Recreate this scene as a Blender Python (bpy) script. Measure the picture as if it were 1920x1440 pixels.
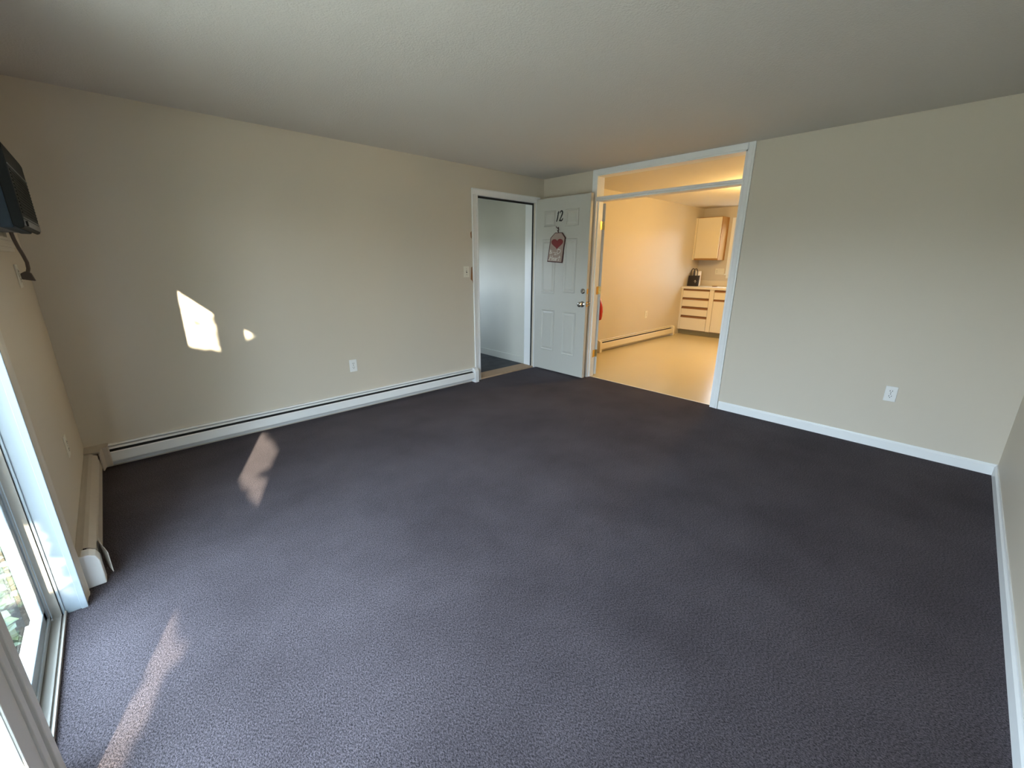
import bpy, bmesh, math, random
from mathutils import Vector, Matrix
for o in list(bpy.data.objects): bpy.data.objects.remove(o)
S = bpy.context.scene
COL = S.collection
PI = math.pi
random.seed(7)
L, D, H = 4.421, 4.176, 2.32          # living room: x 0..L, y 0..D
KB, KH = 9.0, 2.35                    # kitchen back wall x, kitchen ceiling

# ------------------------------------------------------------------ camera
yaw, pit, rol = math.radians(43.2797), math.radians(-16.3687), math.radians(0.2199)
fwd = Vector((math.sin(yaw)*math.cos(pit), math.cos(yaw)*math.cos(pit), math.sin(pit)))
right = Vector((math.cos(yaw), -math.sin(yaw), 0)); up = right.cross(fwd)
r2 = right*math.cos(rol)+up*math.sin(rol); u2 = -right*math.sin(rol)+up*math.cos(rol)
cd = bpy.data.cameras.new('camera'); cam = bpy.data.objects.new('camera', cd); COL.objects.link(cam)
cd.sensor_fit = 'HORIZONTAL'; cd.sensor_width = 36; cd.lens = 785.02/1920*36; cd.clip_start = .02; cd.clip_end = 200
m3 = Matrix((r2, u2, -fwd)).transposed()
cam.matrix_world = Matrix.Translation((.3243, .3822, 1.3701)) @ m3.to_4x4()
S.camera = cam

# ------------------------------------------------------------------ light
S.view_settings.view_transform = 'Standard'; S.view_settings.look = 'None'
S.view_settings.exposure = 0.22; S.view_settings.gamma = 1; S.view_settings.use_curve_mapping = False
W = bpy.data.worlds.new('sky'); S.world = W; W.use_nodes = True
bg = W.node_tree.nodes['Background']; bg.inputs[1].default_value = 1.0
_n = W.node_tree.nodes; _l = W.node_tree.links
_tc = _n.new('ShaderNodeTexCoord'); _sx = _n.new('ShaderNodeSeparateXYZ'); _r = _n.new('ShaderNodeValToRGB')
_l.new(_tc.outputs['Generated'], _sx.inputs[0]); _l.new(_sx.outputs['Z'], _r.inputs[0])
_e = _r.color_ramp.elements                       # dim hazy horizon, bright blue-white sky above the tree line
_e[0].position = 0.0; _e[0].color = (.10, .11, .11, 1); _e[1].position = .75; _e[1].color = (.60, .80, 1.0, 1)
_x = _e.new(.03); _x.color = (.30, .34, .36, 1); _x = _e.new(.11); _x.color = (.80, .93, 1.06, 1); _x = _e.new(.30); _x.color = (.66, .82, 1.0, 1)
_l.new(_r.outputs[0], bg.inputs[0]); bg.inputs[1].default_value = SKY = 22.0
SUN_K, SUN_M = .412, .40               # sun travel direction (k, 1, -m)
sd = bpy.data.lights.new('sun', 'SUN'); sun = bpy.data.objects.new('sun', sd); COL.objects.link(sun)
sd.energy = 30; sd.angle = math.radians(.5); sd.color = (1, .87, .66)
sun.location = (-3, -4, 5)
sun.rotation_euler = Vector((SUN_K, 1, -SUN_M)).to_track_quat('-Z', 'Y').to_euler()
def portal(name, loc, rot, sx, sy):
    a = bpy.data.lights.new(name, 'AREA'); a.shape = 'RECTANGLE'; a.size = sx; a.size_y = sy
    a.cycles.is_portal = True
    o = bpy.data.objects.new(name, a); COL.objects.link(o); o.location = loc; o.rotation_euler = rot
portal('door_portal', (-.16, 1.72, 1.0), (0, -PI/2, 0), 2.0, 1.8)      # faces +x

# ------------------------------------------------------------------ materials
def mat(name, color, rough=.6, metal=0., bump=None, spec=.5, noise=None, coat=0):
    m = bpy.data.materials.new(name); m.use_nodes = True
    nt = m.node_tree; b = nt.nodes['Principled BSDF']
    b.inputs['Base Color'].default_value = (*color, 1); b.inputs['Roughness'].default_value = rough
    b.inputs['Metallic'].default_value = metal; b.inputs['Specular IOR Level'].default_value = spec
    b.inputs['Coat Weight'].default_value = coat
    tc = nt.nodes.new('ShaderNodeTexCoord')
    if noise:                                         # (scale, amount)
        n = nt.nodes.new('ShaderNodeTexNoise'); n.inputs['Scale'].default_value = noise[0]; n.inputs['Detail'].default_value = 4
        nt.links.new(tc.outputs['Object'], n.inputs['Vector'])
        mx = nt.nodes.new('ShaderNodeMix'); mx.data_type = 'RGBA'
        a = noise[1]
        mx.inputs[6].default_value = (*[c*(1-a) for c in color], 1); mx.inputs[7].default_value = (*[min(1, c*(1+a)) for c in color], 1)
        nt.links.new(n.outputs['Fac'], mx.inputs[0]); nt.links.new(mx.outputs[2], b.inputs['Base Color'])
    if bump:                                          # (scale, strength, distance)
        n = nt.nodes.new('ShaderNodeTexNoise'); n.inputs['Scale'].default_value = bump[0]; n.inputs['Detail'].default_value = 5
        nt.links.new(tc.outputs['Object'], n.inputs['Vector'])
        bp = nt.nodes.new('ShaderNodeBump'); bp.inputs['Strength'].default_value = bump[1]; bp.inputs['Distance'].default_value = bump[2]
        nt.links.new(n.outputs['Fac'], bp.inputs['Height']); nt.links.new(bp.outputs[0], b.inputs['Normal'])
    return m
def wood(name, c1, c2, scale=(3, 3, .3)):
    m = mat(name, c1, .7, spec=.25); nt = m.node_tree; b = nt.nodes['Principled BSDF']
    tc = nt.nodes['Texture Coordinate']; mp = nt.nodes.new('ShaderNodeMapping'); mp.inputs['Scale'].default_value = scale
    n = nt.nodes.new('ShaderNodeTexNoise'); n.inputs['Scale'].default_value = 14; n.inputs['Detail'].default_value = 6
    mx = nt.nodes.new('ShaderNodeMix'); mx.data_type = 'RGBA'; mx.inputs[6].default_value = (*c1, 1); mx.inputs[7].default_value = (*c2, 1)
    nt.links.new(tc.outputs['Object'], mp.inputs[0]); nt.links.new(mp.outputs[0], n.inputs['Vector'])
    nt.links.new(n.outputs['Fac'], mx.inputs[0]); nt.links.new(mx.outputs[2], b.inputs['Base Color'])
    return m
def glass_mat():
    m = bpy.data.materials.new('window_glass'); m.use_nodes = True; nt = m.node_tree; nt.nodes.clear()
    out = nt.nodes.new('ShaderNodeOutputMaterial'); mix = nt.nodes.new('ShaderNodeMixShader')
    tr = nt.nodes.new('ShaderNodeBsdfTransparent'); gl = nt.nodes.new('ShaderNodeBsdfGlossy'); fr = nt.nodes.new('ShaderNodeFresnel')
    tr.inputs[0].default_value = (.97, .985, .98, 1); gl.inputs['Roughness'].default_value = .01; fr.inputs['IOR'].default_value = 1.5
    ge = nt.nodes.new('ShaderNodeNewGeometry'); mu = nt.nodes.new('ShaderNodeMath'); mu.operation = 'MULTIPLY'; iv = nt.nodes.new('ShaderNodeMath'); iv.operation = 'SUBTRACT'; iv.inputs[0].default_value = 1
    nt.links.new(ge.outputs['Backfacing'], iv.inputs[1]); nt.links.new(iv.outputs[0], mu.inputs[0]); nt.links.new(fr.outputs[0], mu.inputs[1])
    nt.links.new(mu.outputs[0], mix.inputs[0]); nt.links.new(tr.outputs[0], mix.inputs[1]); nt.links.new(gl.outputs[0], mix.inputs[2])
    nt.links.new(mix.outputs[0], out.inputs[0]); return m
def carpet_mat():
    m = bpy.data.materials.new('plum_grey_carpet'); m.use_nodes = True; nt = m.node_tree; b = nt.nodes['Principled BSDF']
    N = nt.nodes.new; K = nt.links.new
    tc = N('ShaderNodeTexCoord')
    mp = N('ShaderNodeMapping'); mp.inputs['Rotation'].default_value = (0, 0, .6); mp.inputs['Scale'].default_value = (1, .62, 1)
    K(tc.outputs['Object'], mp.inputs[0])
    tuft = N('ShaderNodeTexNoise'); tuft.inputs['Scale'].default_value = 230; tuft.inputs['Detail'].default_value = 4; tuft.inputs['Roughness'].default_value = .65
    K(mp.outputs[0], tuft.inputs['Vector'])
    r1 = N('ShaderNodeValToRGB'); r1.color_ramp.elements[0].position = .37; r1.color_ramp.elements[1].position = .62
    r1.color_ramp.elements[0].color = (.003, .0025, .003, 1); r1.color_ramp.elements[1].color = (.200, .168, .186, 1)
    _m = r1.color_ramp.elements.new(.50); _m.color = (.094, .078, .087, 1)
    fine = N('ShaderNodeTexNoise'); fine.inputs['Scale'].default_value = 520; fine.inputs['Detail'].default_value = 2; K(mp.outputs[0], fine.inputs['Vector'])
    mf = N('ShaderNodeMix'); mf.data_type = 'FLOAT'; mf.inputs[0].default_value = .38; K(tuft.outputs['Fac'], mf.inputs[2]); K(fine.outputs['Fac'], mf.inputs[3])
    K(mf.outputs[0], r1.inputs[0])
    big = N('ShaderNodeTexNoise'); big.inputs['Scale'].default_value = 1.7; big.inputs['Detail'].default_value = 5; big.inputs['Roughness'].default_value = .6
    K(tc.outputs['Object'], big.inputs['Vector'])
    r2_ = N('ShaderNodeValToRGB'); r2_.color_ramp.elements[0].position = .3; r2_.color_ramp.elements[1].position = .7
    r2_.color_ramp.elements[0].color = (.60, .58, .58, 1); r2_.color_ramp.elements[1].color = (1, 1, 1, 1)
    K(big.outputs['Fac'], r2_.inputs[0])
    mx = N('ShaderNodeMix'); mx.data_type = 'RGBA'; mx.blend_type = 'MULTIPLY'; mx.inputs[0].default_value = 1
    K(r1.outputs[0], mx.inputs[6]); K(r2_.outputs[0], mx.inputs[7]); K(mx.outputs[2], b.inputs['Base Color'])
    b.inputs['Roughness'].default_value = .95; b.inputs['Specular IOR Level'].default_value = .1
    b.inputs['Sheen Weight'].default_value = .08; b.inputs['Sheen Roughness'].default_value = .5; b.inputs['Sheen Tint'].default_value = (.85, .8, .9, 1)
    bp = N('ShaderNodeBump'); bp.inputs['Strength'].default_value = 1.0; bp.inputs['Distance'].default_value = .008
    K(mf.outputs[0], bp.inputs['Height']); K(bp.outputs[0], b.inputs['Normal'])
    return m
M = dict(
    paint=mat('beige_wall_paint', (.65, .585, .485), .55, bump=(160, .12, .002), noise=(1.1, .02)),
    ceil=mat('stippled_ceiling_paint', (.69, .655, .61), .85, bump=(120, .5, .005), noise=(1.5, .02)),
    kceil=mat('kitchen_ceiling_paint', (.78, .74, .68), .8, bump=(90, .2, .003)),
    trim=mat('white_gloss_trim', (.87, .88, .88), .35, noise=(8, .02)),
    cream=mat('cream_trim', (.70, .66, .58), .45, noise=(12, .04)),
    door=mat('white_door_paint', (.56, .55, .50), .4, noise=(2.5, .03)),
    hall=mat('hall_wall_paint', (.60, .585, .52), .6, noise=(3, .05)),
    carpet=carpet_mat(),
    hallcarpet=mat('grey_hall_carpet', (.07, .07, .075), .95, bump=(200, .8, .005), noise=(9, .5)),
    vinyl=mat('cream_vinyl_floor', (.74, .63, .40), .22, noise=(1.3, .04)),
    heater=mat('white_enamel_metal', (.86, .86, .85), .35, noise=(6, .03)),
    beigeheater=mat('aged_beige_enamel', (.52, .46, .39), .5, noise=(30, .05)),
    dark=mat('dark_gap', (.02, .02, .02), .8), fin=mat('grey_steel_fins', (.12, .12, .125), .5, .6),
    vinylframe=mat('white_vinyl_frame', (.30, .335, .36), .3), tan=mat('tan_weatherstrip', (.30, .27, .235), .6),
    stile=mat('grey_white_stile', (.66, .65, .63), .45),
    glass=glass_mat(),
    black=mat('black_plastic', (.014, .016, .015), .6, spec=.2), slate=mat('slate_plastic', (.05, .07, .09), .7, spec=.2),
    greyp=mat('grey_plastic', (.22, .22, .22), .6, spec=.3), brownp=mat('brown_cord_rubber', (.10, .075, .06), .5),
    plate=mat('white_plate_plastic', (.86, .86, .85), .3), ivory=mat('ivory_plate_plastic', (.80, .77, .66), .35),
    slot=mat('slot_black', (.03, .03, .03), .6),
    steel=mat('satin_nickel', (.45, .43, .40), .25, 1.), brass=mat('polished_brass', (.85, .60, .22), .25, 1.),
    ink=mat('black_ink', (.008, .008, .008), .4), tagc=mat('pinkish_kraft_board', (.40, .30, .25), .7, noise=(60, .12)),
    tagedge=mat('dark_red_brown_edge', (.07, .02, .018), .6), red=mat('deep_red_paint', (.20, .008, .008), .5),
    white=mat('white_lettering', (.75, .72, .66), .6),
    redv=mat('glossy_red_vinyl', (.55, .02, .012), .25), oak=wood('golden_oak', (.45, .24, .07), (.33, .16, .045)),
    lam=mat('almond_laminate', (.80, .71, .53), .4), counter=mat('cream_laminate_top', (.78, .70, .56), .3, noise=(60, .05)),
    kick=mat('olive_toe_kick', (.25, .20, .09), .6), railwood=mat('oak_finger_rail', (.27, .12, .04), .5),
    bag=mat('black_tote_fabric', (.018, .012, .01), .6), paper=mat('paper_towel', (.85, .83, .78), .9, bump=(120, .3, .002)),
    thresh=wood('tan_threshold_wood', (.50, .36, .24), (.36, .23, .14), (1, 8, 1)),
    leaf=mat('green_leaf', (.10, .19, .04), .5, noise=(5, .4)), bark=mat('brown_bark', (.12, .08, .05), .9, bump=(30, .8, .02)),
    lawn=mat('lawn', (.25, .22, .15), .95, noise=(6, .3)), patio=mat('concrete_patio', (.46, .42, .35), .9, noise=(7, .1)),
    mulch=mat('dark_mulch', (.03, .024, .018), .95, bump=(40, .8, .02)), darkleaf=mat('evergreen_leaf', (.025, .045, .014), .6, noise=(6, .5)),
    siding=mat('pale_siding', (.62, .62, .58), .7))
M['lampglass'] = mat('frosted_lamp_glass', (.9, .85, .75), .4)
_b = M['lampglass'].node_tree.nodes['Principled BSDF']; _b.inputs['Emission Color'].default_value = (1, .64, .30, 1); _b.inputs['Emission Strength'].default_value = 6

# ------------------------------------------------------------------ helpers
def tag(o, label=None, cat=None, group=None, kind=None):
    if label: o['label'] = label
    if cat: o['category'] = cat
    if group: o['group'] = group
    if kind: o['kind'] = kind
    return o
def empty(name, loc, label, cat, group=None):
    o = bpy.data.objects.new(name, None); COL.objects.link(o); o.location = loc; o.empty_display_size = .05
    return tag(o, label, cat, group)
def box(bm, x0, x1, y0, y1, z0, z1):
    v = [bm.verts.new((x, y, z)) for x in (x0, x1) for y in (y0, y1) for z in (z0, z1)]
    for f in ((0, 1, 3, 2), (4, 6, 7, 5), (0, 4, 5, 1), (2, 3, 7, 6), (0, 2, 6, 4), (1, 5, 7, 3)): bm.faces.new([v[i] for i in f])
def prism(bm, pts, fn, a, b):
    """closed 2-D outline pts swept from a to b; fn(u, v, w) -> xyz"""
    A = [bm.verts.new(fn(u, v, a)) for u, v in pts]; B = [bm.verts.new(fn(u, v, b)) for u, v in pts]
    n = len(pts)
    for i in range(n): bm.faces.new((A[i], A[(i+1) % n], B[(i+1) % n], B[i]))
    bm.faces.new(A[::-1]); bm.faces.new(B)
def lathe(bm, prof, origin, axis, n=20):
    axis = Vector(axis).normalized(); a = axis.orthogonal().normalized(); b = axis.cross(a); o = Vector(origin)
    rings = []
    for r, h in prof:
        if r < 1e-6: rings.append([bm.verts.new(o+axis*h)])
        else: rings.append([bm.verts.new(o+axis*h+(a*math.cos(t)+b*math.sin(t))*r) for t in [2*PI*i/n for i in range(n)]])
    for p, q in zip(rings, rings[1:]):
        for i in range(n):
            j = (i+1) % n
            if len(p) == 1 and len(q) == 1: continue
            if len(p) == 1: bm.faces.new((p[0], q[j], q[i]))
            elif len(q) == 1: bm.faces.new((p[i], p[j], q[0]))
            else: bm.faces.new((p[i], p[j], q[j], q[i]))
def tube(bm, pts, r, n=8):
    pts = [Vector(p) for p in pts]; rr = r if isinstance(r, (list, tuple)) else [r]*len(pts); rings = []
    ref = None
    for i, p in enumerate(pts):
        t = (pts[min(i+1, len(pts)-1)]-pts[max(i-1, 0)]).normalized()
        a = t.orthogonal().normalized() if ref is None else (ref-t*ref.dot(t)).normalized()
        ref = a; b = t.cross(a)
        rings.append([bm.verts.new(p+(a*math.cos(2*PI*k/n)+b*math.sin(2*PI*k/n))*rr[i]) for k in range(n)])
    for p, q in zip(rings, rings[1:]):
        for i in range(n): bm.faces.new((p[i], p[(i+1) % n], q[(i+1) % n], q[i]))
    bm.faces.new(rings[0][::-1]); bm.faces.new(rings[-1])
def stroke(bm, pts, w, fn, d=.0015):
    """a flat pen stroke: pts (u, v) or (u, v, width) thickened; fn(u, v, depth) -> xyz"""
    if len(pts) > 2:                                   # Catmull-Rom smoothing
        q = [tuple(p) if len(p) > 2 else (p[0], p[1], w) for p in pts]; out = []
        for i in range(len(q)-1):
            a, b, c_, e = q[max(i-1, 0)], q[i], q[i+1], q[min(i+2, len(q)-1)]
            for k in range(5):
                t = k/5; out.append(tuple(.5*((2*b[m])+(-a[m]+c_[m])*t+(2*a[m]-5*b[m]+4*c_[m]-e[m])*t*t+(-a[m]+3*b[m]-3*c_[m]+e[m])*t**3) for m in range(3)))
        pts = out+[q[-1]]
    P = [Vector(p[:2]) for p in pts]; ws = [p[2] if len(p) > 2 else w for p in pts]
    Lf, Rt = [], []
    for i, p in enumerate(P):
        t = (P[min(i+1, len(P)-1)]-P[max(i-1, 0)]).normalized(); nrm = Vector((-t.y, t.x))
        Lf.append(p+nrm*ws[i]/2); Rt.append(p-nrm*ws[i]/2)
    f = [[bm.verts.new(fn(q.x, q.y, dd)) for q in side] for dd in (0, d) for side in (Lf, Rt)]
    for i in range(len(P)-1):
        bm.faces.new((f[2][i], f[3][i], f[3][i+1], f[2][i+1])); bm.faces.new((f[0][i], f[0][i+1], f[1][i+1], f[1][i]))
        bm.faces.new((f[0][i], f[2][i], f[2][i+1], f[0][i+1])); bm.faces.new((f[1][i], f[1][i+1], f[3][i+1], f[3][i]))
    for i in (0, len(P)-1): bm.faces.new((f[0][i], f[1][i], f[3][i], f[2][i]))
def obj(name, bm, m, parent=None, smooth=False, bevel=0, seg=2):
    bmesh.ops.recalc_face_normals(bm, faces=bm.faces[:])
    me = bpy.data.meshes.new(name); bm.to_mesh(me); bm.free(); me.materials.append(m)
    if smooth:
        for p in me.polygons: p.use_smooth = True
        me.set_sharp_from_angle(angle=math.radians(40))
    o = bpy.data.objects.new(name, me); COL.objects.link(o)
    if parent is not None:
        o.parent = parent
        w = Vector(); q = parent
        while q is not None: w += q.location; q = q.parent
        me.transform(Matrix.Translation(-w))
    if bevel:
        md = o.modifiers.new('bevel', 'BEVEL'); md.width = bevel; md.segments = seg; md.limit_method = 'ANGLE'; md.angle_limit = math.radians(35)
    return o
def boxes(name, bl, m, parent=None, bevel=0, kind=None):
    bm = bmesh.new()
    for b in bl: box(bm, *b)
    o = obj(name, bm, m, parent, bevel=bevel)
    if kind: o['kind'] = kind
    return o
NB = bmesh.new
def copy_tree(o, parent=None):
    c = o.copy(); COL.objects.link(c)
    if parent is not None: c.parent = parent
    for ch in o.children: copy_tree(ch, c)
    return c

# ------------------------------------------------------------------ shell
T = .12
PY0, PY1, PZ = .86, 2.60, 2.01           # patio door opening in wall_left
EX0, EX1, EZ = 3.358, 4.279, 2.045       # entry opening in wall_back
KY0, KY1 = 1.872, 3.380                  # kitchen opening in wall_right
boxes('floor', [(0, L+.06, 0, D, -.10, 0), (-.055, 0, PY0, PY1, -.10, 0)], M['carpet'], kind='structure')
boxes('floor', [(L+.06, KB, .6, D, -.10, -.004)], M['vinyl'], kind='structure')
boxes('floor', [(2.9, 4.35, D+.20, 7.2, -.10, -.004)], M['hallcarpet'], kind='structure')
boxes('ceiling', [(-.14, L+T, -T, D+T, H, H+.1)], M['ceil'], kind='structure')
boxes('ceiling', [(L+T, KB+T, .5, D+T, KH, KH+.1)], M['kceil'], kind='structure')
boxes('ceiling', [(2.78, 4.47, D+T, 7.32, 2.42, 2.52)], M['ceil'], kind='structure')
boxes('wall_left', [(-.14, 0, -T, PY0, -.1, H), (-.14, 0, PY1, D+T, -.1, H), (-.14, 0, PY0, PY1, PZ, H)], M['paint'], kind='structure')
wb = boxes('wall_back', [(0, EX0, D, D+T, -.1, H), (EX0, EX1, D, D+T, EZ, H), (EX1, KB+T, D, D+T, -.1, KH)], M['paint'], kind='structure')
boxes('wall_right', [(L, L+T, 0, KY0, -.1, H), (L, L+T, KY1, D, -.1, H), (L, L+T, KY0, KY1, 2.268, H)], M['paint'], kind='structure')
boxes('wall_front', [(0, L+T, -T, 0, -.1, H)], M['paint'], kind='structure')
# kitchen shell beyond the opening
WY0, WY1, WZ0, WZ1 = 3.15, 3.555, 1.17, 2.08     # kitchen window
boxes('wall_kitchen_end', [(KB, KB+T, WY1, D, -.1, KH), (KB, KB+T, .5, WY0, -.1, KH), (KB, KB+T, WY0, WY1, -.1, WZ0), (KB, KB+T, WY0, WY1, WZ1, KH)], M['paint'], kind='structure')
boxes('wall_kitchen_side', [(L+T, KB+T, .48, .6, -.1, KH)], M['paint'], kind='structure')
# hallway beyond the entry door (its own window lights it)
boxes('wall_hall_right', [(4.35, 4.47, D+T, 7.2, -.1, 2.42)], M['hall'], kind='structure')
boxes('wall_hall_end', [(2.9, 4.35, 7.2, 7.32, -.1, 2.42)], M['hall'], kind='structure')
boxes('wall_hall_left', [(2.78, 2.9, D+T, 4.6, -.1, 2.42), (2.78, 2.9, 6.6, 7.2, -.1, 2.42), (2.78, 2.9, 4.6, 5.25, -.1, 2.42), (2.78, 2.9, 5.85, 6.6, -.1, 2.42), (2.78, 2.9, 5.25, 5.85, -.1, 1.15), (2.78, 2.9, 5.25, 5.85, 1.75, 2.42)], M['hall'], kind='structure')
portal('hall_portal', (2.76, 5.55, 1.45), (0, -PI/2, 0), .6, .6)
boxes('baseboard_hall', [(4.338, 4.35, D+.19, 7.2, -.004, .09)], M['hall'], bevel=.003, kind='structure')
# chipped plaster beside the entry casing
for nm, pts, z0 in (('plaster_chip', [(3.272, 1.30), (3.286, 1.31), (3.288, 1.17), (3.296, 1.13), (3.284, 1.155), (3.262, 1.175)], 0),
                    ('plaster_chip', [(3.272, 1.66), (3.288, 1.68), (3.288, 1.60), (3.275, 1.615)], 0)):
    bm = NB(); prism(bm, pts, lambda u, v, w: (u, w, v), D-.002, D+.004); obj(nm, bm, M['railwood'], wb)

# baseboards
def bb_prof(b, h): return [(0, 0), (b, 0), (b, h*.78), (b*.55, h*.9), (b*.45, h), (0, h)]
bm = NB(); prism(bm, bb_prof(.014, .078), lambda u, v, w: (L-u, w, v), 0, KY0-.064); tag(obj('baseboard_right', bm, M['trim']), kind='structure')
bm = NB(); prism(bm, bb_prof(.014, .078), lambda u, v, w: (w, u, v), 0, L-.014); tag(obj('baseboard_front', bm, M['trim']), kind='structure')

# ------------------------------------------------------------------ entry door casing, jambs, threshold
def casing_prof(w, t): return [(0, 0), (w, 0), (w, t), (w*.8, t), (w*.62, t*.75), (w*.2, t*.62), (0, t*.4)]
cw, ct = .062, .018
def entry_trim():
    sl = boxes('gap_shade_strip', [(EX0+.016, EX1, D+.036, D+.05, EZ-.022, EZ-.002), (EX1-.007, EX1-.001, D+.030, D+.05, 0, EZ-.002)], M['dark'], wb)  # dark strips stand in for shade under the head and at the hinge gap
    t = boxes('trim_1', [(EX0-.002, EX0+.016, D-.012, D+.17, 0, EZ), (EX1-.002, EX1+.05, D+.03, D+.17, 0, EZ), (EX0, EX1+.02, D-.012, D+.17, EZ-.002, EZ+.015),
                         (EX0+.016, EX0+.03, D+.05, D+.10, 0, EZ), (EX0+.016, EX1, D+.05, D+.10, EZ-.016, EZ)], M['trim'], kind='structure')
    f = lambda u, v, w: (EX0-u, D-v, w)
    bm = NB(); prism(bm, casing_prof(cw, ct), f, 0, EZ+.0); prism(bm, casing_prof(cw, ct), lambda u, v, w: (EX1+u, D-v, w), 0, EZ)
    prism(bm, casing_prof(cw, ct), lambda u, v, w: (w, D-v, EZ+u), EX0-cw, EX1+cw)
    obj('casing', bm, M['trim'], t)
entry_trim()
boxes('trim_2', [(EX0+.016, EX1, D-.004, D+.205, -.01, .018)], M['thresh'], bevel=.006, kind='structure')

# kitchen opening: jambs, casing, transom bar
x0 = L-ct
t = boxes('trim_3', [(L-.01, L+T+.01, KY0-.002, KY0+.014, 0, 2.268), (L-.01, L+T, KY1-.001, KY1+.014, 0, 2.268), (L-.01, L+T+.01, KY0, KY1, 2.256, 2.270),
                     (L+.028, L+.062, KY1-.010, KY1, 0, 2.0)], M['trim'], kind='structure')
bm = NB(); prism(bm, casing_prof(.058, ct), lambda u, v, w: (L-v, KY0-u, w), 0, H)
prism(bm, casing_prof(.058, ct), lambda u, v, w: (L-v, KY1+u, w), 0, H)
obj('casing', bm, M['trim'], t)
boxes('head_casing', [(L-ct, L, KY0, KY1, 2.268, H)], M['trim'], t, bevel=.003)
boxes('transom_bar', [(L-ct, L+T, KY0, KY1, 2.022, 2.046), (L-.006, L+T-.01, KY0, KY1, 2.006, 2.022)], M['trim'], t, bevel=.003)
boxes('edge_strip', [(L+.045, L+.06, KY0+.014, KY1-.014, -.002, .003)], M['lam'], t)

# ------------------------------------------------------------------ six-panel entry door (swung 90 degrees into the room)
def six_panel():
    DX, DT = 4.285, .042; y0, y1, zt = 3.358, 4.205, 2.078
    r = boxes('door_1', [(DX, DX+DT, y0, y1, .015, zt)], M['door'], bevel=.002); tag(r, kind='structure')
    pn = [(3.852, 4.036, 1.765, 1.94), (3.511, 3.711, 1.757, 1.94), (3.838, 4.056, .985, 1.62), (3.524, 3.709, 1.01, 1.62), (3.828, 4.047, .272, .793), (3.492, 3.70, .256, .79)]
    for a, b, c, d in pn:
        bm = NB(); w = .020; e = .0075
        def ring(i, x): return [bm.verts.new((x, yy, zz)) for yy, zz in ((a+i, c+i), (b-i, c+i), (b-i, d-i), (a+i, d-i))]
        R = [ring(0, DX-.0005), ring(.006, DX-e), ring(.013, DX-e*.9), ring(.022, DX-.0008), ring(.028, DX-.0008), ring(.046, DX-e), ring(.05, DX-e)]
        for p, q in zip(R, R[1:]):
            for i in range(4): bm.faces.new((p[i], p[(i+1) % 4], q[(i+1) % 4], q[i]))
        bm.faces.new(R[-1]); obj('raised_panel', bm, M['door'], r)
    # house number, a slanted brush-style 12, read from the -x side (its right is -y)
    F = lambda u, v, d: (DX-.0006-d, 3.840-u, 1.812+v)
    bm = NB()
    stroke(bm, [(.000, .002, .013), (.012, .030, .016), (.026, .090, .014), (.032, .112, .016)], .01, F)
    stroke(bm, [(.012, .090, .004), (.034, .108, .008)], .006, F)
    stroke(bm, [(.050, .088, .008), (.058, .106, .013), (.074, .113, .016), (.086, .105, .018), (.088, .088, .018), (.078, .064, .016), (.058, .030, .012), (.042, .006, .009)], .01, F)
    stroke(bm, [(.040, .006, .010), (.056, .013, .017), (.072, .008, .017), (.090, .020, .013), (.095, .036, .007)], .01, F)
    tag(obj('door_number', bm, M['ink'], r), 'black painted number 12')
    bm = NB(); lathe(bm, [(0, .0), (.031, 0), (.031, .006), (.027, .012), (.020, .016), (.018, .022), (0, .022)], (DX, 3.405, 1.04), (-1, 0, 0)); db = obj('deadbolt', bm, M['steel'], r, True)
    boxes('keyhole', [(DX-.0235, DX-.0215, 3.403, 3.407, 1.030, 1.050)], M['slot'], db)
    bm = NB(); lathe(bm, [(0, 0), (.034, 0), (.034, .006), (.020, .012), (.013, .020), (.013, .032), (.024, .040), (.030, .052), (.028, .064), (.018, .072), (0, .073)], (DX, 3.405, .893), (-1, 0, 0), 24); obj('door_knob', bm, M['steel'], r, True)
    bm = NB(); lathe(bm, [(0, 0), (.034, 0), (.034, .006), (.020, .012), (.013, .020), (.013, .032), (.024, .040), (.030, .052), (.028, .064), (.018, .072), (0, .073)], (DX+DT, 3.405, .893), (1, 0, 0), 24); obj('door_knob', bm, M['steel'], r, True)
    boxes('latch_plate', [(DX+.010, DX+.032, y0-.0015, y0+.001, .864, .922)], M['brass'], r)
    boxes('latch_bolt', [(DX+.014, DX+.028, y0-.012, y0, .886, .900)], M['steel'], r, bevel=.003)
    boxes('latch_plate', [(DX+.010, DX+.032, y0-.0015, y0+.001, 1.012, 1.068)], M['brass'], r)
    for z in (.25, 1.02, 1.83):
        bm = NB(); tube(bm, [(DX+.004, y1+.006, z-.045), (DX+.004, y1+.006, z+.045)], .006, 10); obj('hinge', bm, M['steel'], r, True)
six_panel()

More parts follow.
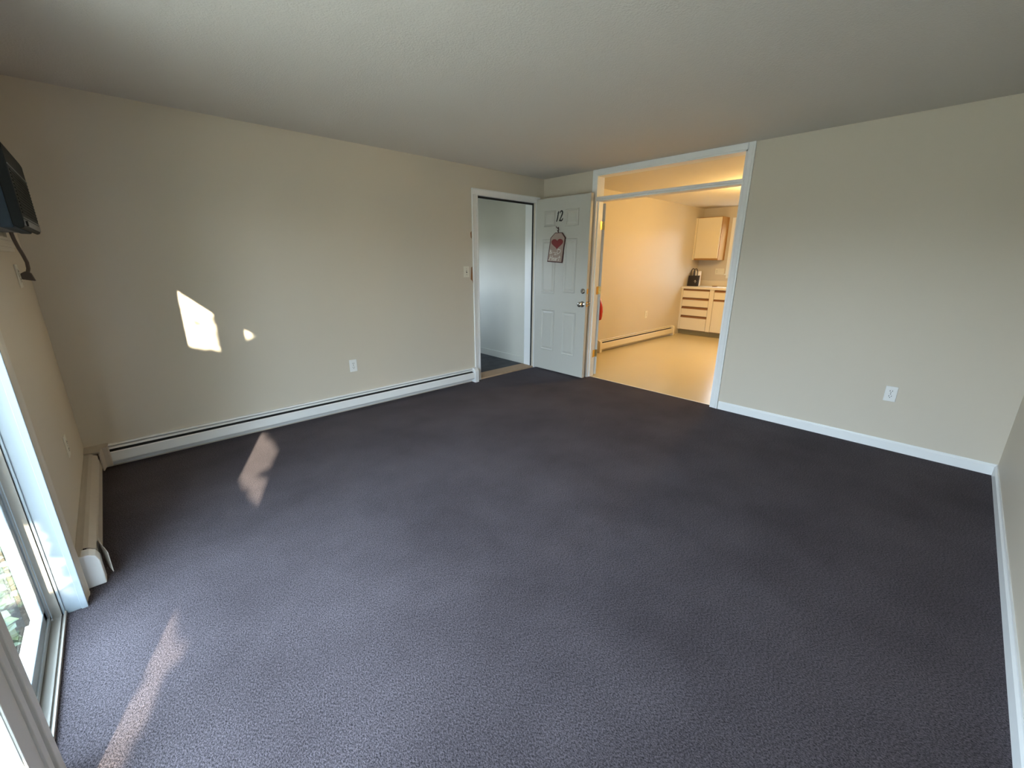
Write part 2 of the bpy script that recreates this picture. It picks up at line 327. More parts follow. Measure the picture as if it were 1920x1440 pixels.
# heart tag sign hung on the door
def heart_tag():
    X = 4.277
    r = empty('door_sign', (X, 3.80, 1.35), 'tag-shaped wooden door sign with a dark red heart, hung below the number 12', 'sign')
    P = lambda p: (3.80-(p[0]-3.80), p[1])
    out = [(3.844, 1.690), (3.726, 1.685), (3.670, 1.628), (3.719, 1.349), (3.956, 1.358), (3.917, 1.636)]
    out = [(3.842, 1.692), (3.735, 1.690), (3.682, 1.632), (3.722, 1.350), (3.956, 1.362), (3.912, 1.636)]
    cy = sum(p[0] for p in out)/6; cz = sum(p[1] for p in out)/6
    bm = NB(); prism(bm, out, lambda u, v, w: (w, u, v), X-.008, X+.004); obj('board_edge', bm, M['tagedge'], r)
    inn = [(cy+(a-cy)*.90, cz+(b-cz)*.945) for a, b in out]
    bm = NB(); prism(bm, inn, lambda u, v, w: (w, u, v), X-.0095, X-.007); obj('board_face', bm, M['tagc'], r)
    hp = []
    for i in range(40):
        a = 2*PI*i/40; hx = 16*math.sin(a)**3; hy = 13*math.cos(a)-5*math.cos(2*a)-2*math.cos(3*a)-math.cos(4*a)
        yy = -hx/16*.088; zz = hy/17*.068
        hp.append((3.803+yy, 1.572+zz))
    bm = NB(); prism(bm, hp, lambda u, v, w: (w, u, v), X-.0145, X-.0092); obj('red_heart', bm, M['red'], r)
    F = lambda u, v, d: (X-.0096-d, 3.934-u*1.0, 1.372+v-.02*u)
    bm = NB()
    def st(pts, w=.008): w = max(w, .0065); stroke(bm, pts, w, F)
    # "B", a dotted stroke, and an outlined heart on the upper line
    st([(.018, .085), (.026, .128)]); st([(.022, .126), (.040, .124), (.038, .110), (.024, .107), (.042, .100), (.038, .087), (.018, .086)], .005)
    st([(.052, .086), (.055, .106)], .005); st([(.056, .114), (.057, .119)], .005)
    st([(.142, .082), (.136, .110), (.140, .134), (.152, .140), (.158, .128), (.168, .134), (.184, .126), (.186, .112), (.170, .096), (.142, .082)], .006)
    for k in range(6): st([(.072+k*.010, .098-k*.001), (.077+k*.010, .103-k*.001)], .003)
    st([(.095, .070), (.112, .086)], .004); st([(.110, .070), (.098, .086)], .004); st([(.125, .070), (.130, .082)], .004)
    # "Heart" in script
    st([(.002, .020), (.010, .010), (.018, .022), (.036, .066)], .006); st([(.046, .006), (.052, .030), (.064, .064)], .006); st([(.014, .036), (.060, .040)], .005)
    st([(.066, .020), (.082, .030), (.078, .040), (.068, .030), (.070, .012), (.086, .010)], .006)
    st([(.112, .036), (.098, .036), (.092, .018), (.104, .012), (.114, .036), (.112, .012), (.120, .010)], .006)
    st([(.122, .010), (.130, .038), (.132, .030), (.146, .038)], .006)
    st([(.152, .012), (.160, .010), (.166, .030), (.174, .064)], .006); st([(.152, .044), (.186, .048)], .005)
    obj('lettering', bm, M['white'], r)
    bm = NB(); tube(bm, [(X-.004, 3.793, 1.690), (X-.008, 3.800, 1.712), (X-.006, 3.790, 1.722), (X-.008, 3.798, 1.738), (X-.004, 3.796, 1.752)], [.004, .009, .005, .008, .004], 8)
    tube(bm, [(X-.006, 3.796, 1.738), (X-.008, 3.822, 1.748), (X-.004, 3.834, 1.764)], [.004, .005, .002], 6)
    obj('ribbon', bm, M['tagedge'], r, True)
heart_tag()

# ------------------------------------------------------------------ kitchen leaf, opened away from the living room
def kitchen_leaf():
    hx, hy = L+T+.010, KY1+.016; a = math.radians(40.5); ln, th = .74, .040
    d = Vector((math.cos(a), math.sin(a), 0)); n = Vector((math.sin(a), -math.cos(a), 0))
    def f(u, v, w): p = Vector((hx, hy, 0))+d*u+n*v; return (p.x, p.y, w)
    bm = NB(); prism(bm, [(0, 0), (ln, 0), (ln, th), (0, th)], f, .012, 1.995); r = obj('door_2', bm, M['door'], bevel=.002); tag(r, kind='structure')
    for z in (.28, 1.04, 1.76):
        h = NB(); prism(h, [(-.003, .006), (.0, .006), (.0, th-.003), (-.003, th-.003)], f, z-.045, z+.045)
        tube(h, [f(-.006, .004, z-.047), f(-.006, .004, z+.047)], .0065, 10)
        box(h, L+T-.036, L+T-.002, KY1-.0035, KY1-.001, z-.045, z+.045)
        hg = obj('hinge', h, M['brass'], r)
        s = NB()
        for dz in (-.03, 0, .03): lathe(s, [(0, 0), (.0035, 0), (.003, .0015), (0, .0015)], f(-.003, .020+(.010 if dz == 0 else 0), z+dz), -d, 8)
        obj('screw', s, M['railwood'], hg)
    bm = NB(); k = Vector(f(.68, th, .93)); lathe(bm, [(0, 0), (.03, 0), (.03, .005), (.012, .012), (.012, .03), (.024, .04), (.028, .052), (.018, .064), (0, .065)], k, n, 20); obj('door_knob', bm, M['brass'], r, True)
    return k, d, n
kn, kd, knn = kitchen_leaf()
# red pouch hanging from that knob
def red_pouch():
    base = kn+knn*.062
    r = empty('hanging_pouch', (base.x, base.y, .60), 'glossy red curved pouch hanging behind the open kitchen door leaf', 'pouch')
    bm = NB(); prof = [(0, .026, .035), (.01, .036, .05), (.05, .044, .07), (.12, .048, .08), (.18, .042, .07), (.23, .028, .05), (.27, .014, .028), (.30, .006, .01)]
    rings = []
    for h, dn, w in prof:
        c = base+Vector((0, 0, .60-base.z+h)); rings.append([bm.verts.new(c+kd*math.cos(t_)*w+knn*(math.sin(t_)*dn)) for t_ in [2*PI*i/20 for i in range(20)]])
    for p, q in zip(rings, rings[1:]):
        for i in range(20): bm.faces.new((p[i], p[(i+1) % 20], q[(i+1) % 20], q[i]))
    bm.faces.new(rings[0][::-1]); bm.faces.new(rings[-1]); obj('pouch_body', bm, M['redv'], r, True)
    bm = NB(); tube(bm, [base+Vector((0, 0, .895-base.z)), base+Vector((0, 0, .915-base.z)), base+Vector((0, 0, .95-base.z))-knn*.006], .003, 6); obj('strap', bm, M['redv'], r)
red_pouch()

# ------------------------------------------------------------------ baseboard heaters
def heater(name, label, f, a, b, mt, h=.165, caps=(1, 1), capm=None, group=None, flap=False, pale=None):
    """f(u, v, w): u out from the wall, v up, w along the wall"""
    o = Vector(f(0, 0, (a+b)/2)); r = empty(name, o, label, 'heater', group)
    bm = NB(); prism(bm, [(.001, .01), (.004, .01), (.004, h-.004), (.018, h-.006), (.022, h-.012), (.024, h-.008), (.019, h), (.001, h)], f, a, b); obj('back_panel', bm, mt, r)
    bm = NB(); prism(bm, [(.033, h-.019), (.046, h-.027), (.047, h-.023), (.034, h-.015)], f, a, b); obj('damper', bm, mt, r)
    bm = NB(); prism(bm, [(.056, h-.042), (.065, h-.048), (.068, .058), (.060, .046), (.058, .048), (.0655, .060), (.0625, h-.050), (.0545, h-.044)], f, a, b); obj('front_cover', bm, mt, r)
    bm = NB(); prism(bm, [(.005, h-.055), (.050, h-.055), (.050, h-.048), (.005, h-.040)], f, a+.01, b-.01); obj('air_slot', bm, M['dark'], r)
    bm = NB(); prism(bm, [(.008, .05), (.050, .05), (.050, .11), (.008, .11)], f, a+.01, b-.01); obj('heating_element', bm, M['fin'], r)
    for k, w in enumerate((a, b)):
        if not caps[k]: continue
        s = 1 if k == 0 else -1
        bm = NB(); pr = [(.0, .002), (.074, .002), (.074, h-.035), (.066, h-.012), (.045, h+.002), (0, h+.004)]
        prism(bm, pr, f, min(w, w+s*.055), max(w, w+s*.055)); obj('end_cap', bm, capm or mt, r, bevel=.003)
    return r
heater('baseboard_heater', 'long white baseboard heater under the wall beside the entry door', lambda u, v, w: (w, D-u, v), .075, 3.297, M['heater'], caps=(0, 1), group=None)
h2 = heater('baseboard_heater', 'short beige baseboard heater between the patio door and the room corner', lambda u, v, w: (u, w, v), 2.722, 4.10, M['beigeheater'], caps=(0, 0))
# closed beige cover, pale end cap with sprung front flange
bm = NB(); prism(bm, [(.002, .160), (.026, .164), (.040, .160), (.062, .143), (.064, .145), (.041, .1625), (.026, .167), (.002, .163)], lambda u, v, w: (u, w, v), 2.78, 4.10); obj('top_cover', bm, M['beigeheater'], h2)
bm = NB(); prism(bm, [(.002, .004), (.072, .004), (.072, .120), (.062, .148), (.044, .160), (.002, .164)], lambda u, v, w: (u, w, v), 2.712, 2.775); tag(obj('end_cap', bm, M['heater'], h2, bevel=.004), 'pale metal end cap')
bm = NB()
for i, (y, out) in enumerate(((2.90, .070), (2.85, .073), (2.80, .082), (2.76, .094), (2.735, .100))): pass
fl = [((2.90, .069), (2.84, .074)), ((2.84, .074), (2.785, .086)), ((2.785, .086), (2.74, .097))]
for (ya, ua), (yb, ub) in fl:
    v = [bm.verts.new(p) for p in ((ua, ya, .03), (ua, ya, .138), (ub, yb, .132), (ub, yb, .03), (ua+.002, ya, .03), (ua+.002, ya, .138), (ub+.002, yb, .132), (ub+.002, yb, .03))]
    for q in ((0, 1, 2, 3), (7, 6, 5, 4), (0, 4, 5, 1), (1, 5, 6, 2), (2, 6, 7, 3), (3, 7, 4, 0)): bm.faces.new([v[i] for i in q])
obj('bent_flange', bm, M['beigeheater'], h2)
# corner joint, slightly askew
bm = NB()
A = [(.0, D-.0), (.0, D-.12), (.078, D-.16), (.086, D-.085), (.112, D-.078), (.118, D-.002)]
prism(bm, A, lambda u, v, w: (u, v, w), .160, .172)
B_ = [(.068, D-.155), (.076, D-.155), (.088, D-.082), (.114, D-.078), (.120, D-.070), (.082, D-.072)]
prism(bm, B_, lambda u, v, w: (u, v, w), .035, .166)
obj('corner_cover', bm, M['beigeheater'], h2, bevel=.003)
heater('baseboard_heater', 'cream baseboard heater along the left kitchen wall', lambda u, v, w: (w, D-u, v), 5.70, 8.14, M['lam'], h=.185, caps=(1, 1))

# ------------------------------------------------------------------ sliding patio door
def patio():
    r = boxes('door_3', [(-.14, .002, PY1-.004, PY1+.03, 0, PZ+.03), (-.14, .002, PY0-.03, PY0+.004, 0, PZ+.03), (-.14, .002, PY0, PY1, PZ-.02, PZ+.03)], M['vinylframe']); tag(r, kind='structure')
    # interior casing
    bm = NB(); prism(bm, casing_prof(.085, .017), lambda u, v, w: (v, PY1+.004+u, w), 0, PZ); obj('casing', bm, M['cream'], r)
    bm = NB(); prism(bm, casing_prof(.085, .017), lambda u, v, w: (v, PY0-.004-u, w), 0, PZ); prism(bm, casing_prof(.085, .017), lambda u, v, w: (v, w, PZ+u), PY0-.09, PY1+.09); obj('casing', bm, M['cream'], r)
    # jamb grooves, tracks
    boxes('jamb_bead', [(-.006, .014, PY1-.012, PY1+.001, 0, PZ), (-.058, -.050, PY1-.010, PY1, 0, PZ)], M['vinylframe'], r, bevel=.002)
    boxes('weatherstrip', [(-.086, -.060, PY1-.016, PY1, 0, PZ)], M['tan'], r)
    boxes('track', [(-.098, -.050, PY0, PY1, -.08, .004), (-.066, -.060, PY0, PY1, .004, .014), (-.052, -.047, PY0, PY1, .004, .018)], M['tan'], r)
    boxes('sill', [(-.16, -.098, PY0, PY1, -.08, .01)], M['tan'], r)
    # far fixed panel (outer track)
    ya, yb, xa, xb = 1.75, PY1-.018, -.128, -.094
    p = boxes('fixed_panel', [(xa, xb, yb-.055, yb, .012, PZ-.02), (xa, xb, ya, ya+.055, .012, PZ-.02), (xa, xb, ya, yb, .012, .075), (xa, xb, ya, yb, PZ-.08, PZ-.02),
                              (xb-.004, xb+.006, yb-.022, yb, .012, PZ-.02), (xb-.004, xb+.006, ya, yb, .012, .035)], M['vinylframe'], r, bevel=.003)
    boxes('pane', [(-.113, -.107, ya+.05, yb-.05, .07, PZ-.07)], M['glass'], p)
    # near sliding panel (inner track)
    ya, yb, xa, xb = PY0+.01, 1.838, -.056, -.022
    p = boxes('sliding_panel', [(xa, xb, yb-.215, yb-.012, .006, PZ-.02), (xb-.006, xb+.004, yb-.212, yb-.150, .006, PZ-.02), (xa, xb, ya, ya+.10, .006, PZ-.02), (xa, xb, ya, yb, .006, .045), (xa, xb, ya, yb, PZ-.10, PZ-.02),
                                (xb-.006, xb+.006, yb-.118, yb-.085, .006, PZ-.02), (xb-.006, xb+.010, yb-.070, yb-.030, .006, PZ-.02)], M['stile'], r, bevel=.003)
    bm = NB(); prism(bm, [(xa, yb-.012), (xb+.001, yb-.022), (xb+.001, yb-.018), (xb-.014, yb), (xa, yb)], lambda u, v, w: (u, v, w), .006, PZ-.02); tag(obj('interlock', bm, M['trim'], p), 'bright white edge strip')
    boxes('pane', [(-.042, -.036, ya+.09, yb-.21, .04, PZ-.09)], M['glass'], p)
patio()

# ------------------------------------------------------------------ air conditioner through the window wall
def ac():
    y0, y1, x1 = 3.0, 3.62, .129; zb, zt = 1.487, 1.812
    r = empty('air_conditioner', (0, 3.3, zb), 'dark through-wall air conditioner with slatted front, high near the patio door', 'air conditioner')
    boxes('cabinet', [(-.20, .060, y0+.012, y1-.012, zb+.006, zt-.006)], M['greyp'], r, bevel=.004)
    boxes('side_panel', [(.058, .098, y0+.004, y1-.004, zb+.002, zt-.002)], M['slate'], r, bevel=.006)
    # front grille shell, curved lower edge
    bm = NB(); prism(bm, [(.096, zb+.012), (.114, zb), (x1-.004, zb+.004), (x1, zb+.02), (x1, zt-.02), (x1-.006, zt), (.096, zt)], lambda u, v, w: (u, w, v), y0, y1); fr = obj('front_cover', bm, M['black'], r, bevel=.003)
    bm = NB()
    for i in range(13): z = 1.548+i*.013; box(bm, x1-.001, x1+.003, y0+.03, y1-.03, z, z+.004)
    obj('grille_slats', bm, M['black'], fr)
    boxes('trim_line', [(x1-.002, x1+.0025, y0+.004, y1-.004, 1.722, 1.7265), (x1-.002, x1+.0025, y0+.004, y1-.004, 1.528, 1.532)], M['greyp'], fr)
    boxes('control_strip', [(x1-.002, x1+.0015, y0+.006, y1-.006, zb+.012, 1.524)], M['greyp'], fr, bevel=.001)
    bm = NB(); lathe(bm, [(0, 0), (.011, 0), (.010, .006), (0, .006)], (x1+.001, y0+.045, 1.508), (1, 0, 0), 16); obj('control_knob', bm, M['black'], fr, True)
    # power cord
    bm = NB(); tube(bm, [(.034, 3.56, zb+.01), (.034, 3.59, 1.462), (.038, 3.61, 1.425), (.044, 3.63, 1.39), (.048, 3.65, 1.355), (.045, 3.668, 1.325), (.038, 3.678, 1.305)], .0075, 8); cc = obj('power_cord', bm, M['brownp'], r, True)
    bm = NB(); prism(bm, [(.012, 1.272), (.058, 1.262), (.050, 1.300), (.040, 1.312), (.028, 1.310), (.012, 1.300)], lambda u, v, w: (u, w, v), 3.664, 3.692); obj('plug', bm, M['brownp'], cc, bevel=.003)
    t = boxes('trim_4', [(.0, .012, y0-.05, y1+.12, 1.405, 1.470), (.0, .022, y0-.05, y1+.12, 1.455, 1.468), (.0, .018, y0-.05, y1+.12, 1.425, 1.437), (0, .012, y1+.005, y1+.045, 1.470, 1.86), (0, .012, y0-.05, y0-.005, 1.47, 1.86), (0, .012, y0-.05, y1+.045, 1.822, 1.86)], M['cream'], bevel=.002); tag(t, kind='structure')
ac()

# ------------------------------------------------------------------ outlets and switches
def face_fn(wall, c, z):
    if wall == 'back': return lambda u, v, w: (c+u, D-w, z+v)
    if wall == 'right': return lambda u, v, w: (L-w, c-u, z+v)
    if wall == 'left': return lambda u, v, w: (w, c+u, z+v)
    return lambda u, v, w: (KB-w, c-u, z+v)
def rectp(a, b, c, d): return [(a, c), (b, c), (b, d), (a, d)]
def outlet(name, label, wall, c, z, mt='plate', kind='duplex', W2=.035, H2=.057, group=None):
    f = face_fn(wall, c, z); r = empty(name, f(0, 0, 0), label, 'outlet' if kind != 'switch' and kind != 'gang' else 'switch', group)
    bm = NB(); prism(bm, rectp(-W2, W2, -H2, H2), f, 0, .006); obj('cover_plate', bm, M[mt], r, bevel=.002)
    if kind == 'duplex':
        for s in (-1, 1):
            bm = NB(); n = 20
            pts = [(max(-.0155, min(.0155, .0175*math.cos(2*PI*i/n))), s*.0195+.0145*math.sin(2*PI*i/n)) for i in range(n)]
            prism(bm, pts, f, .005, .008); o = obj('receptacle', bm, M[mt], r)
            bm = NB(); zz = s*.0195
            prism(bm, rectp(-.0085, -.0055, zz-.001, zz+.0085), f, .0078, .0086); prism(bm, rectp(.0055, .0085, zz-.0005, zz+.008), f, .0078, .0086)
            prism(bm, [(.003*math.cos(2*PI*i/8), zz-.0075+.003*math.sin(2*PI*i/8)) for i in range(8)], f, .0078, .0086); obj('slots', bm, M['slot'], o)
        bm = NB(); prism(bm, [(.003*math.cos(2*PI*i/8), .003*math.sin(2*PI*i/8)) for i in range(8)], f, .0055, .0072); obj('screw', bm, M['steel'], r)
    if kind == 'switch':
        bm = NB(); prism(bm, rectp(-.006, .006, -.013, .013), f, .0055, .0065); o = obj('toggle_slot', bm, M['slot'], r)
        bm = NB(); prism(bm, rectp(-.004, .004, .000, .010), f, .006, .016); obj('toggle', bm, M[mt], r, bevel=.001)
        for zz in (-.030, .030):
            bm = NB(); prism(bm, [(.0035*math.cos(2*PI*i/8), zz+.0035*math.sin(2*PI*i/8)) for i in range(8)], f, .0055, .0072); obj('screw', bm, M['steel'], r)
    if kind == 'gang':
        bm = NB(); prism(bm, rectp(-.065, -.035, -.03, .03), f, .005, .008); o = obj('receptacle', bm, M[mt], r)
        bm = NB()
        for zz in (-.016, .012): prism(bm, rectp(-.057, -.053, zz, zz+.009), f, .0078, .0088); prism(bm, rectp(-.047, -.043, zz, zz+.009), f, .0078, .0088)
        obj('slots', bm, M['slot'], o)
        for u in (0, .045):
            bm = NB(); prism(bm, rectp(u-.005, u+.005, -.011, .011), f, .0055, .014); obj('toggle', bm, M[mt], r, bevel=.001)
    return r
outlet('wall_outlet', 'white duplex outlet on the beige wall above the long heater', 'back', 1.853, .425)
outlet('wall_outlet', 'white duplex outlet on the right wall above the baseboard', 'right', .614, .431)
outlet('light_switch', 'ivory single light switch beside the entry door', 'back', 3.205, 1.256, 'ivory', 'switch', .037, .058)
outlet('wall_outlet', 'pale outlet plate with a plug in it under the air conditioner', 'left', 3.678, 1.288, 'ivory', 'duplex')
outlet('wall_outlet', 'pale outlet plate low on the window wall above the short heater', 'left', 3.466, .425, 'ivory', 'duplex')
outlet('wall_outlet', 'small cream outlet on the left kitchen wall above the heater', 'back', 7.13, .475, 'ivory', 'duplex', .04, .062)
outlet('switch_plate', 'wide cream switch and outlet plate over the kitchen counter', 'kitchen', 3.743, 1.190, 'ivory', 'gang', .083, .056)

# ------------------------------------------------------------------ kitchen cabinets
CX = 8.40
def drawer_cab():
    r = empty('base_cabinet', (8.7, 3.87, 0), 'four-drawer almond base cabinet in the kitchen corner', 'cabinet')
    boxes('carcass', [(CX+.02, KB, 3.555, D-.002, .09, .872)], M['railwood'], r)
    boxes('toe_kick', [(CX+.06, CX+.08, 3.555, D, 0, .09)], M['kick'], r)
    for a_, b_ in ((3.555, 3.635), (4.142, D-.001)): boxes('face_stile', [(CX, CX+.02, a_, b_, .095, .872)], M['lam'], r, bevel=.001)
    for z0, z1 in ((.712, .838), (.545, .668), (.374, .498), (.100, .328)):
        d = boxes('drawer', [(CX-.002, CX+.018, 3.640, 4.138, z0, z1)], M['lam'], r, bevel=.0015)
        bm = NB(); prism(bm, [(CX-.006, z1+.002), (CX+.018, z1+.002), (CX+.018, z1+.030), (CX+.002, z1+.024)], lambda u, v, w: (u, w, v), 3.640, 4.138); obj('finger_rail', bm, M['railwood'], d)
def door_cab():
    r = empty('base_cabinet', (8.7, 3.0, 0), 'almond base cabinet under the sink, cut off by the opening frame', 'cabinet')
    boxes('carcass', [(CX+.02, CX+.085, 2.45, 3.553, .09, .872), (CX+.085, KB, 3.395, 3.553, .09, .872), (CX+.085, KB, 2.45, 2.59, .09, .872), (CX+.085, KB, 2.59, 3.395, .09, .70), (KB-.08, KB, 2.59, 3.395, .70, .872)], M['railwood'], r)
    boxes('toe_kick', [(CX+.06, CX+.08, 2.45, 3.553, 0, .09)], M['kick'], r)
    for a_, b_ in ((2.45, 2.50), (2.99, 3.02)): boxes('face_stile', [(CX, CX+.02, a_, b_, .095, .872)], M['lam'], r, bevel=.001)
    for a, b in ((3.022, 3.550), (2.502, 2.988)):
        for nm, z0, z1 in (('drawer', .706, .830), ('cabinet_door', .100, .668)):
            d = boxes(nm, [(CX-.002, CX+.018, a, b, z0, z1)], M['lam'], r, bevel=.0015)
            bm = NB(); prism(bm, [(CX-.006, z1+.002), (CX+.018, z1+.002), (CX+.018, z1+.032), (CX+.002, z1+.024)], lambda u, v, w: (u, w, v), a, b); obj('finger_rail', bm, M['railwood'], d)
def wall_cab():
    r = empty('wall_cabinet', (8.85, 3.95, 1.40), 'almond-fronted oak wall cabinet hanging in the kitchen corner', 'cabinet')
    boxes('body', [(8.70, KB, 3.692, D-.002, 1.40, 2.165)], M['oak'], r, bevel=.001)
    boxes('corner_filler', [(8.682, 8.70, 4.140, D-.001, 1.40, 2.160)], M['lam'], r)
    d = boxes('cabinet_door', [(8.680, 8.698, 3.702, 4.134, 1.432, 2.155)], M['lam'], r, bevel=.0015)
    bm = NB(); prism(bm, [(8.676, 1.430), (8.70, 1.430), (8.70, 1.404), (8.684, 1.410)], lambda u, v, w: (u, w, v), 3.702, 4.134); tag(obj('finger_rail', bm, M['oak'], d), 'oak finger pull rail')
drawer_cab(); door_cab(); wall_cab()
ct_ = boxes('countertop', [(CX-.025, KB-.001, 3.39, D-.001, .874, .914), (CX-.025, CX+.089, 2.45, 3.39, .874, .914), (KB-.089, KB-.001, 2.45, 3.39, .874, .914), (CX+.089, KB-.089, 2.45, 2.595, .874, .914)], M['counter'], bevel=.003)
tag(ct_, 'cream laminate countertop running along the kitchen back wall', 'countertop')
boxes('backsplash', [(KB-.02, KB-.001, 2.45, D-.002, .914, 1.02)], M['counter'], ct_, bevel=.003)
sk = boxes('kitchen_sink', [(CX+.09, CX+.105, 2.62, 3.38, .80, .919), (KB-.105, KB-.09, 2.62, 3.38, .80, .919), (CX+.09, KB-.09, 3.36, 3.385, .80, .919), (CX+.09, KB-.09, 2.60, 2.625, .80, .919), (CX+.09, KB-.09, 2.60, 3.385, .78, .80)], M['steel'], bevel=.004)
tag(sk, 'steel sink rim set in the kitchen countertop', 'sink')
# small dark trivet / scraper lying on the counter
tag(boxes('sponge', [(8.72, 8.78, 3.66, 3.74, .914, .928)], M['railwood'], bevel=.004), 'small flat brown sponge lying on the kitchen countertop', 'sponge')

def tote():
    r = empty('tote_bag', (8.62, 4.07, .914), 'small black tote bag with two upright handles on the countertop', 'bag')
    bm = NB(); y0, y1 = 3.975, 4.165; z0 = .915
    pr = [(8.585, y0+.004, z0), (8.585, y1-.004, z0), (8.665, y1-.004, z0), (8.665, y0+.004, z0)]
    tp = [(8.598, y0-.012, z0+.200), (8.598, y1-.008, z0+.196), (8.652, y1-.008, z0+.196), (8.652, y0-.012, z0+.200)]
    tp2 = [(8.604, y0-.008, z0+.200), (8.604, y1-.012, z0+.196), (8.646, y1-.012, z0+.196), (8.646, y0-.008, z0+.200)]
    bt2 = [(8.604, y0, z0+.04), (8.604, y1-.012, z0+.04), (8.646, y1-.012, z0+.04), (8.646, y0, z0+.04)]
    R = [[bm.verts.new(p) for p in q] for q in (pr, tp, tp2, bt2)]
    bm.faces.new(R[0])
    for p, q in zip(R, R[1:]):
        for i in range(4): bm.faces.new((p[i], p[(i+1) % 4], q[(i+1) % 4], q[i]))
    bm.faces.new(R[3]); obj('bag_body', bm, M['bag'], r)
    for x, ya in ((8.600, 4.03), (8.648, 4.105)):
        bm = NB(); pts = [(x, ya+.036*math.cos(PI*i/12)+(.0 if i < 6 else 0), z0+.19+.10*0+ (0 if i in (0, 12) else 0)) for i in (0,)]
        pts = [(x, ya+.036, z0+.175)]+[(x, ya+.036*math.cos(PI*i/12), z0+.255+.07*math.sin(PI*i/12)) for i in range(13)]+[(x, ya-.036, z0+.175)]
        tube(bm, pts, .0075, 8); obj('handle', bm, M['bag'], r, True)
    F = lambda u, v, d: (8.589-d+.07*v*.9, 4.045-u, z0+.06+v)
    bm = NB()
    stroke(bm, [(.018, .045), (.030, .053), (.026, .040)], .006, F, .002); stroke(bm, [(.006, .030), (.020, .034), (.034, .029), (.048, .033)], .006, F, .002); stroke(bm, [(.022, .010), (.040, .011)], .005, F, .002)
    obj('printed_logo', bm, M['white'], r)
tote()
def roll():
    r = empty('paper_towel_roll', (8.76, 4.055, .914), 'white paper towel roll standing behind the black tote bag', 'paper towel')
    bm = NB(); lathe(bm, [(0, 0), (.058, 0), (.060, .003), (.060, .277), (.058, .280), (.02, .280), (.02, .25), (0, .25)], (8.76, 4.055, .9145), (0, 0, 1), 32); obj('paper_roll', bm, M['paper'], r, True)
    bm = NB(); lathe(bm, [(.0195, .0), (.0195, .284), (.017, .284), (.017, .0)], (8.76, 4.055, .9145), (0, 0, 1), 24); obj('cardboard_core', bm, M['tagc'], r, True)
roll()
# kitchen window
w = boxes('window_1', [(KB-.016, KB, WY1, WY1+.075, WZ0-.02, WZ1+.075), (KB-.016, KB, WY0-.075, WY0, WZ0-.02, WZ1+.075), (KB-.016, KB, WY0, WY1, WZ1, WZ1+.075), (KB-.03, KB, WY0-.09, WY1+.09, WZ0-.045, WZ0-.02), (KB-.014, KB, WY0-.06, WY1+.06, WZ0-.10, WZ0-.045)], M['trim'], bevel=.003); tag(w, kind='structure')
boxes('sash', [(KB+.02, KB+.05, WY1-.03, WY1, WZ0-.02, WZ1), (KB+.02, KB+.05, WY0, WY0+.03, WZ0-.02, WZ1), (KB+.02, KB+.05, WY0, WY1, WZ0-.02, WZ0+.03), (KB+.02, KB+.05, WY0, WY1, WZ1-.03, WZ1), (KB+.02, KB+.05, WY0, WY1, 1.60, 1.63)], M['trim'], w)
boxes('pane', [(KB+.032, KB+.036, WY0, WY1, WZ0, WZ1)], M['glass'], w)
boxes('window_crank', [(KB-.05, KB-.015, WY1-.02, WY1-.008, 1.22, 1.26)], M['black'], w, bevel=.003)

# kitchen ceiling light, just out of view behind the wall right of the opening
def klamp():
    c = (6.75, 2.35, KH)
    r = empty('ceiling_light', c, 'round frosted ceiling light on the kitchen ceiling', 'light')
    bm = NB(); lathe(bm, [(0, 0), (.17, 0), (.17, -.025), (.155, -.03), (0, -.03)], c, (0, 0, 1), 32); obj('canopy', bm, M['trim'], r, True)
    bm = NB(); lathe(bm, [(.155, -.03), (.15, -.06), (.12, -.09), (.06, -.11), (0, -.115)], c, (0, 0, 1), 32); obj('lamp_shade', bm, M['lampglass'], r, True)
    a = bpy.data.lights.new('kitchen_bulb', 'POINT'); a.energy = 66; a.color = (1, .65, .235); a.shadow_soft_size = .12
    o = bpy.data.objects.new('kitchen_bulb', a); COL.objects.link(o); o.location = (c[0], c[1], KH-.22)
klamp()

# ------------------------------------------------------------------ outdoors
boxes('ground_lawn', [(-30, -.16, -30, 30, -.30, -.16)], M['lawn'], kind='structure')
boxes('ground_patio', [(-4.4, -1.2, -2.5, 5.6, -.16, -.12)], M['patio'], kind='structure')
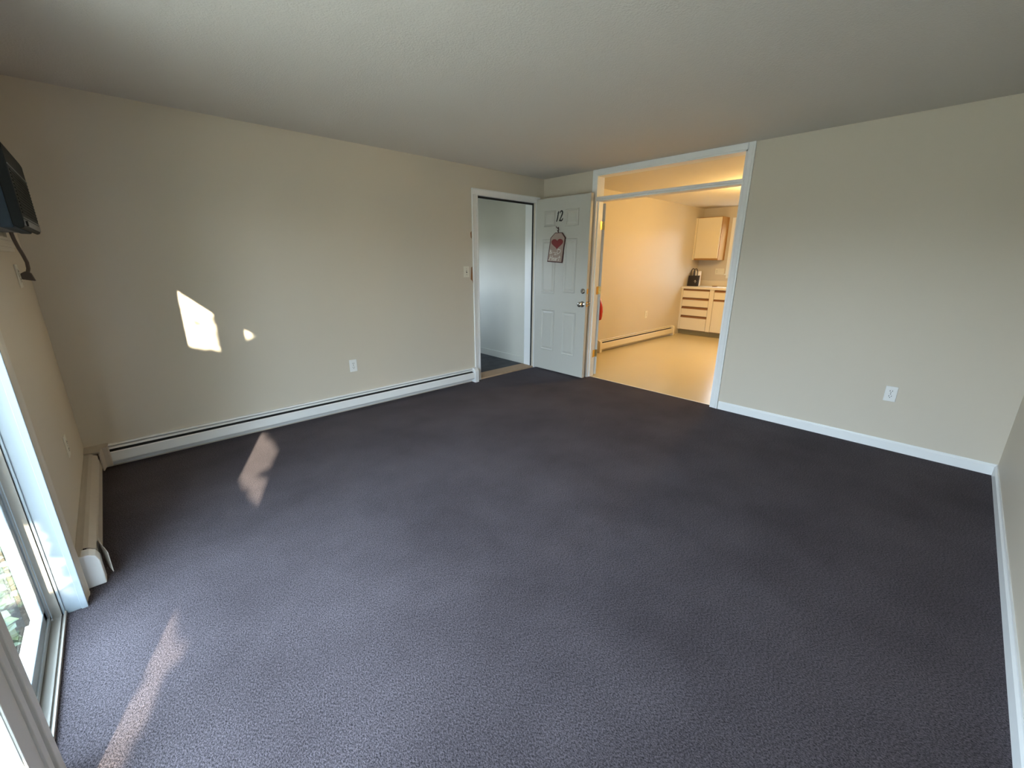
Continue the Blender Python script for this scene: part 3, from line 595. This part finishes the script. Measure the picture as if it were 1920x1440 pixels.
#boxes('eave', [(-.62, -.14, -3, 7, 2.41, 2.56)], M['siding'], kind='structure')
boxes('ground_bed', [(-1.2, -.14, -2.5, 5.6, -.16, -.13)], M['mulch'], kind='structure')
def ground_cover():
    rnd = random.Random(11); bm = NB()
    for k in range(9000):
        p = Vector((rnd.uniform(-1.15, -.20), rnd.uniform(.6, 5.2), rnd.uniform(-.13, .0)+.05*rnd.random()))
        q = Matrix.Rotation(rnd.uniform(0, 2*PI), 3, 'Z') @ Matrix.Rotation(rnd.uniform(-.9, .9), 3, 'X'); s_ = rnd.uniform(.02, .04)
        bm.faces.new([bm.verts.new(p+q@Vector(v)*s_) for v in ((-1, 0, 0), (-.2, -.5, .1), (1, 0, 0), (-.2, .5, .1))])
    tag(obj('ground_cover', bm, M['darkleaf']), 'low dark green ground cover in the bed outside the patio door', 'ground cover', kind='stuff')
ground_cover()
def tree(seedn, label):  # unseen foliage put in as a sun gobo, not a known tree
    rnd = random.Random(seedn); t0, t1 = 2.2, 3.4
    # leaf screen added against the low sun; gaps shape the dapples on wall and carpet
    holes = [(2.12, 2.92, 1.45, 2.30), (1.20, 1.80, .70, .98), (1.45, 1.70, .02, .24), (2.65, 2.78, .08, .34), (1.62, 1.70, 1.79, 1.87)]
    base = Vector((-1.3, -.95, -.16))
    r = empty('leaf_gobo', base, label, 'light blocker')
    bm = NB(); n = 0
    while n < 15000:
        t = rnd.uniform(t0, t1); y = rnd.uniform(.55, 2.75); z = rnd.uniform(-.1, 2.15)
        s = rnd.uniform(.035, .06); e = s*.7
        bad = False
        for i, (a, b, c, d) in enumerate(holes):
            if i == 0: c = 1.43+(2.6-y)*.27
            if a-e < y < b+e and c-e < z < d+e:
                bad = True
                if i == 0 and z > 1.62 and rnd.random() < .035: bad = False
                if i == 1 and rnd.random() < .003: bad = False
        n += 1
        if bad: continue
        p = Vector((-SUN_K*t, y-t, z+SUN_M*t))
        if p.z < -.1: continue
        q = Matrix.Rotation(rnd.uniform(0, 2*PI), 3, 'Z') @ Matrix.Rotation(rnd.uniform(0, PI), 3, 'X')
        vs = [bm.verts.new(p+q@Vector(v)*s) for v in ((-1, 0, 0), (-.2, -.5, .1), (1, 0, 0), (-.2, .5, .1))]
        bm.faces.new(vs)
    tag(obj('foliage', bm, M['leaf'], r), kind='stuff')
    bm = NB()
    for k in range(7):
        yy = .6+.33*k
        if k in (2, 3, 5, 6): continue
        t = 2.8; x = -SUN_K*t-.0; y = yy-t
        tube(bm, [(x, y, -.16), (x+.02, y+.01, .9), (x-.03, y-.02, 2.2), (x, y, 3.1)], [.025, .02, .014, .006], 8)
    obj('stems', bm, M['bark'], r)
tree(3, 'unseen leaf mass outside the patio door, added to shape the sun patches')
